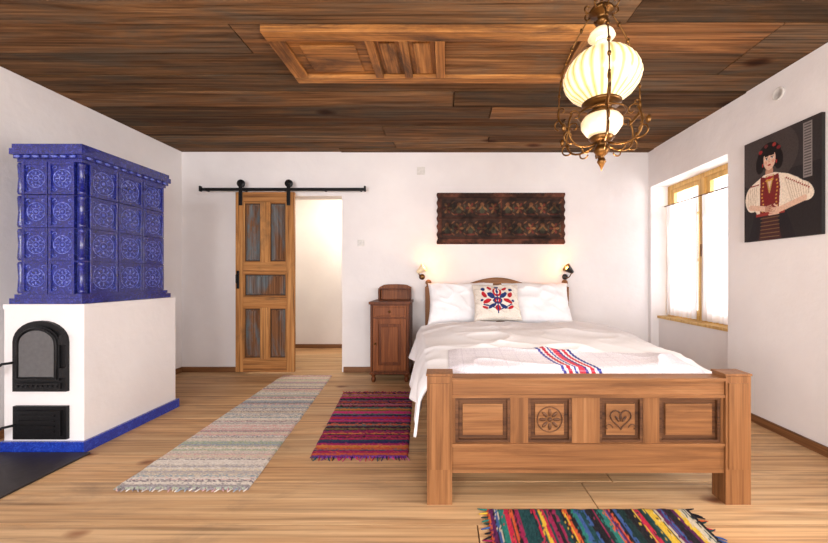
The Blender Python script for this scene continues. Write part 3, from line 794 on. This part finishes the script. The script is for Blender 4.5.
# ================================================================ rag rugs
def rug(name,cn,nu,nv,pal,seed,along='v',seglen=(2,6),jit=12,fr=True,frn=26,mix=0.0,fl_=(.03,.055)):
    fl,frr,nr,nl=[Vector((*c,0)) for c in cn]
    rnd=random.Random(seed)
    def pt(u,v): return (fl*(1-u)+frr*u)*(1-v)+(nl*(1-u)+nr*u)*v
    m=MB()
    rowc=[];j=0
    while j<=nv:
        c=rnd.choice(pal)
        for k in range(rnd.randint(*seglen)): rowc.append(c); j+=1
    cols=[]
    def fn(u,v):
        e=min(u,1-u,v,1-v); pp=pt(u,v)
        w=.004*noise.noise(Vector((pp.x*5,pp.y*5,seed)))
        eu=.006*noise.noise(Vector((v*20,seed,u*3)))
        z=.010+w*.5+.002*noise.noise(pp*70) if e>0 else .002
        return (pp.x+(eu if along=='v' else 0),pp.y+(eu if along!='v' else 0),z)
    m.grid(fn,nu,nv,'rug')
    for j in range(nv+1):
        for i in range(nu+1):
            c=rowc[j]
            if rnd.random()<mix or (noise.noise(Vector((i*.35,j*.5,seed)))>.28): c=rowc[min(nv,j+rnd.randint(1,3))]
            k=rnd.uniform(-jit,jit); cols.append(lin(tuple(min(255,max(3,q+k)) for q in c)))
    if fr:
        for v0,dr in ((0,-1),(1,1)):
            for i in range(frn):
                u=(i+.5)/frn+rnd.uniform(-.008,.008); a=pt(u,v0); d=(pt(u,1)-pt(u,0)).normalized()*dr
                s=Vector((-d.y,d.x,0))*rnd.uniform(-.02,.02); L=rnd.uniform(*fl_)
                c=lin(rnd.choice(pal)); n1=len(m.v)
                m.tube([a+Vector((0,0,.007))-d*.01,a+d*L*.5+s*.5+Vector((0,0,.005)),a+d*L+s+Vector((0,0,.003))],[.004,.0035,.002],'rug',5)
                cols+= [c]*(len(m.v)-n1)
    m.done(name,cols=cols,fix=True)
M['rug']=vcol('woven_rag',.95,.6,220)
pale=[(214,204,192),(198,188,182),(226,218,210),(180,176,180),(222,186,180),(166,158,158),(222,210,188),(206,164,166),(158,174,186),(230,224,216),(178,190,164),(216,206,196),(230,222,212),(138,128,134)]
viv=[(160,30,90),(60,24,54),(190,60,110),(30,70,90),(200,90,60),(40,24,50),(120,30,80),(80,110,110),(206,130,60),(180,40,60),(50,40,90),(120,100,60),(26,22,30),(190,110,140),(200,50,120),(110,50,130)]
viv3=[(30,28,34),(30,28,34),(26,66,70),(190,40,70),(216,180,60),(40,120,110),(150,36,80),(60,90,150),(24,50,50),(206,90,50),(200,190,170),(90,30,80),(30,28,34)]
rug('rag_rug',[(-1.77,3.92),(-1.23,3.92),(-1.0,1.83),(-1.69,1.83)],80,340,pale,1,seglen=(1,3),jit=14,frn=30,mix=.22,fl_=(.008,.018))
rug('rag_rug.001',[(-.95,3.36),(-.30,3.36),(-.22,2.15),(-.81,2.15)],60,170,viv,2,seglen=(1,4),jit=12,frn=34,mix=.1,fl_=(.02,.04))
rug('rag_rug.002',[(.19,1.05),(.19,1.68),(1.13,1.68),(1.13,1.05)],50,170,viv3,5,along='u',seglen=(1,4),jit=10,frn=26,mix=.06,fl_=(.02,.04))

# ================================================================ small wall fittings
def plate(name,x,z,w=.075,h=.075,rocker=True):
    m=MB(); y=YB
    m.box(x-w/2,x+w/2,y-.009,y,z-h/2,z+h/2,'white')
    if rocker: m.box(x-w*.28,x+w*.28,y-.014,y-.009,z-h*.3,z+h*.3,'white')
    m.done(name,.003)
plate('light_switch',(361-445)/88,H+33/88)
plate('wall_junction_cover',(421-445)/88,H+105/88,.09,.09,False)
m=MB(); m.lathe([(.0,-.0),(.045,-.0),(.045,-.008),(.038,-.014),(.034,-.010),(.0,-.010)],(XR,2.49,2.35),'white',28,'X'); m.done('wall_vent_cover')

# ================================================================ lights
def area(name,loc,rot,sx,sy,e,col):
    l=bpy.data.lights.new(name,'AREA'); l.shape='RECTANGLE'; l.size=sx; l.size_y=sy; l.energy=e; l.color=col
    o=bpy.data.objects.new(name,l); scene.collection.objects.link(o); o.location=loc; o.rotation_euler=rot; return o
day=(1.0,.965,.955)
area('daylight_window_1',(2.85,3.5,1.4),(0,math.radians(90),0),1.4,1.1,42,day)
area('added_window_fill_2',(2.85,.83,1.4),(0,math.radians(90),0),1.4,1.1,112,day)  # fill light for the added, unseen right-wall window
area('rear_opening_fill_3',(-1.5,YR-.25,1.4),(math.radians(90),0,0),1.6,1.4,122,day)  # fill light outside an added rear opening, out of view
area('rear_opening_fill_4',(1.0,YR-.25,1.4),(math.radians(90),0,0),1.4,1.4,96,day)  # same kind of added fill, at the other rear opening
def point(name,loc,e,col,r=.08):
    l=bpy.data.lights.new(name,'POINT'); l.energy=e; l.color=lin(col); l.shadow_soft_size=r
    o=bpy.data.objects.new(name,l); scene.collection.objects.link(o); o.location=loc
point('hallway_light',(-1.4,4.85,2.0),27,(255,238,210),.15)
point('hanging_lamp_light',(.70,1.61,2.15),9,(255,205,140),.03)
point('bed_fill_below_lamp',(.70,1.61,1.48),17,(255,232,205),.06)  # extra fill hung under the lamp to brighten the bedding
w=bpy.data.worlds.new('World'); scene.world=w; w.use_nodes=True; bg=w.node_tree.nodes['Background']
bg.inputs[0].default_value=(.97,.98,1,1); bg.inputs[1].default_value=1.6

cam=bpy.data.cameras.new('Camera'); co=bpy.data.objects.new('Camera',cam); scene.collection.objects.link(co)
co.location=(0,0,H); co.rotation_euler=(math.radians(90),0,0)
cam.sensor_width=36; cam.lens=F/828*36; cam.shift_x=-31/828; cam.shift_y=4.5/828; cam.clip_start=.05
scene.camera=co
scene.view_settings.view_transform='Standard'; scene.view_settings.exposure=0.0
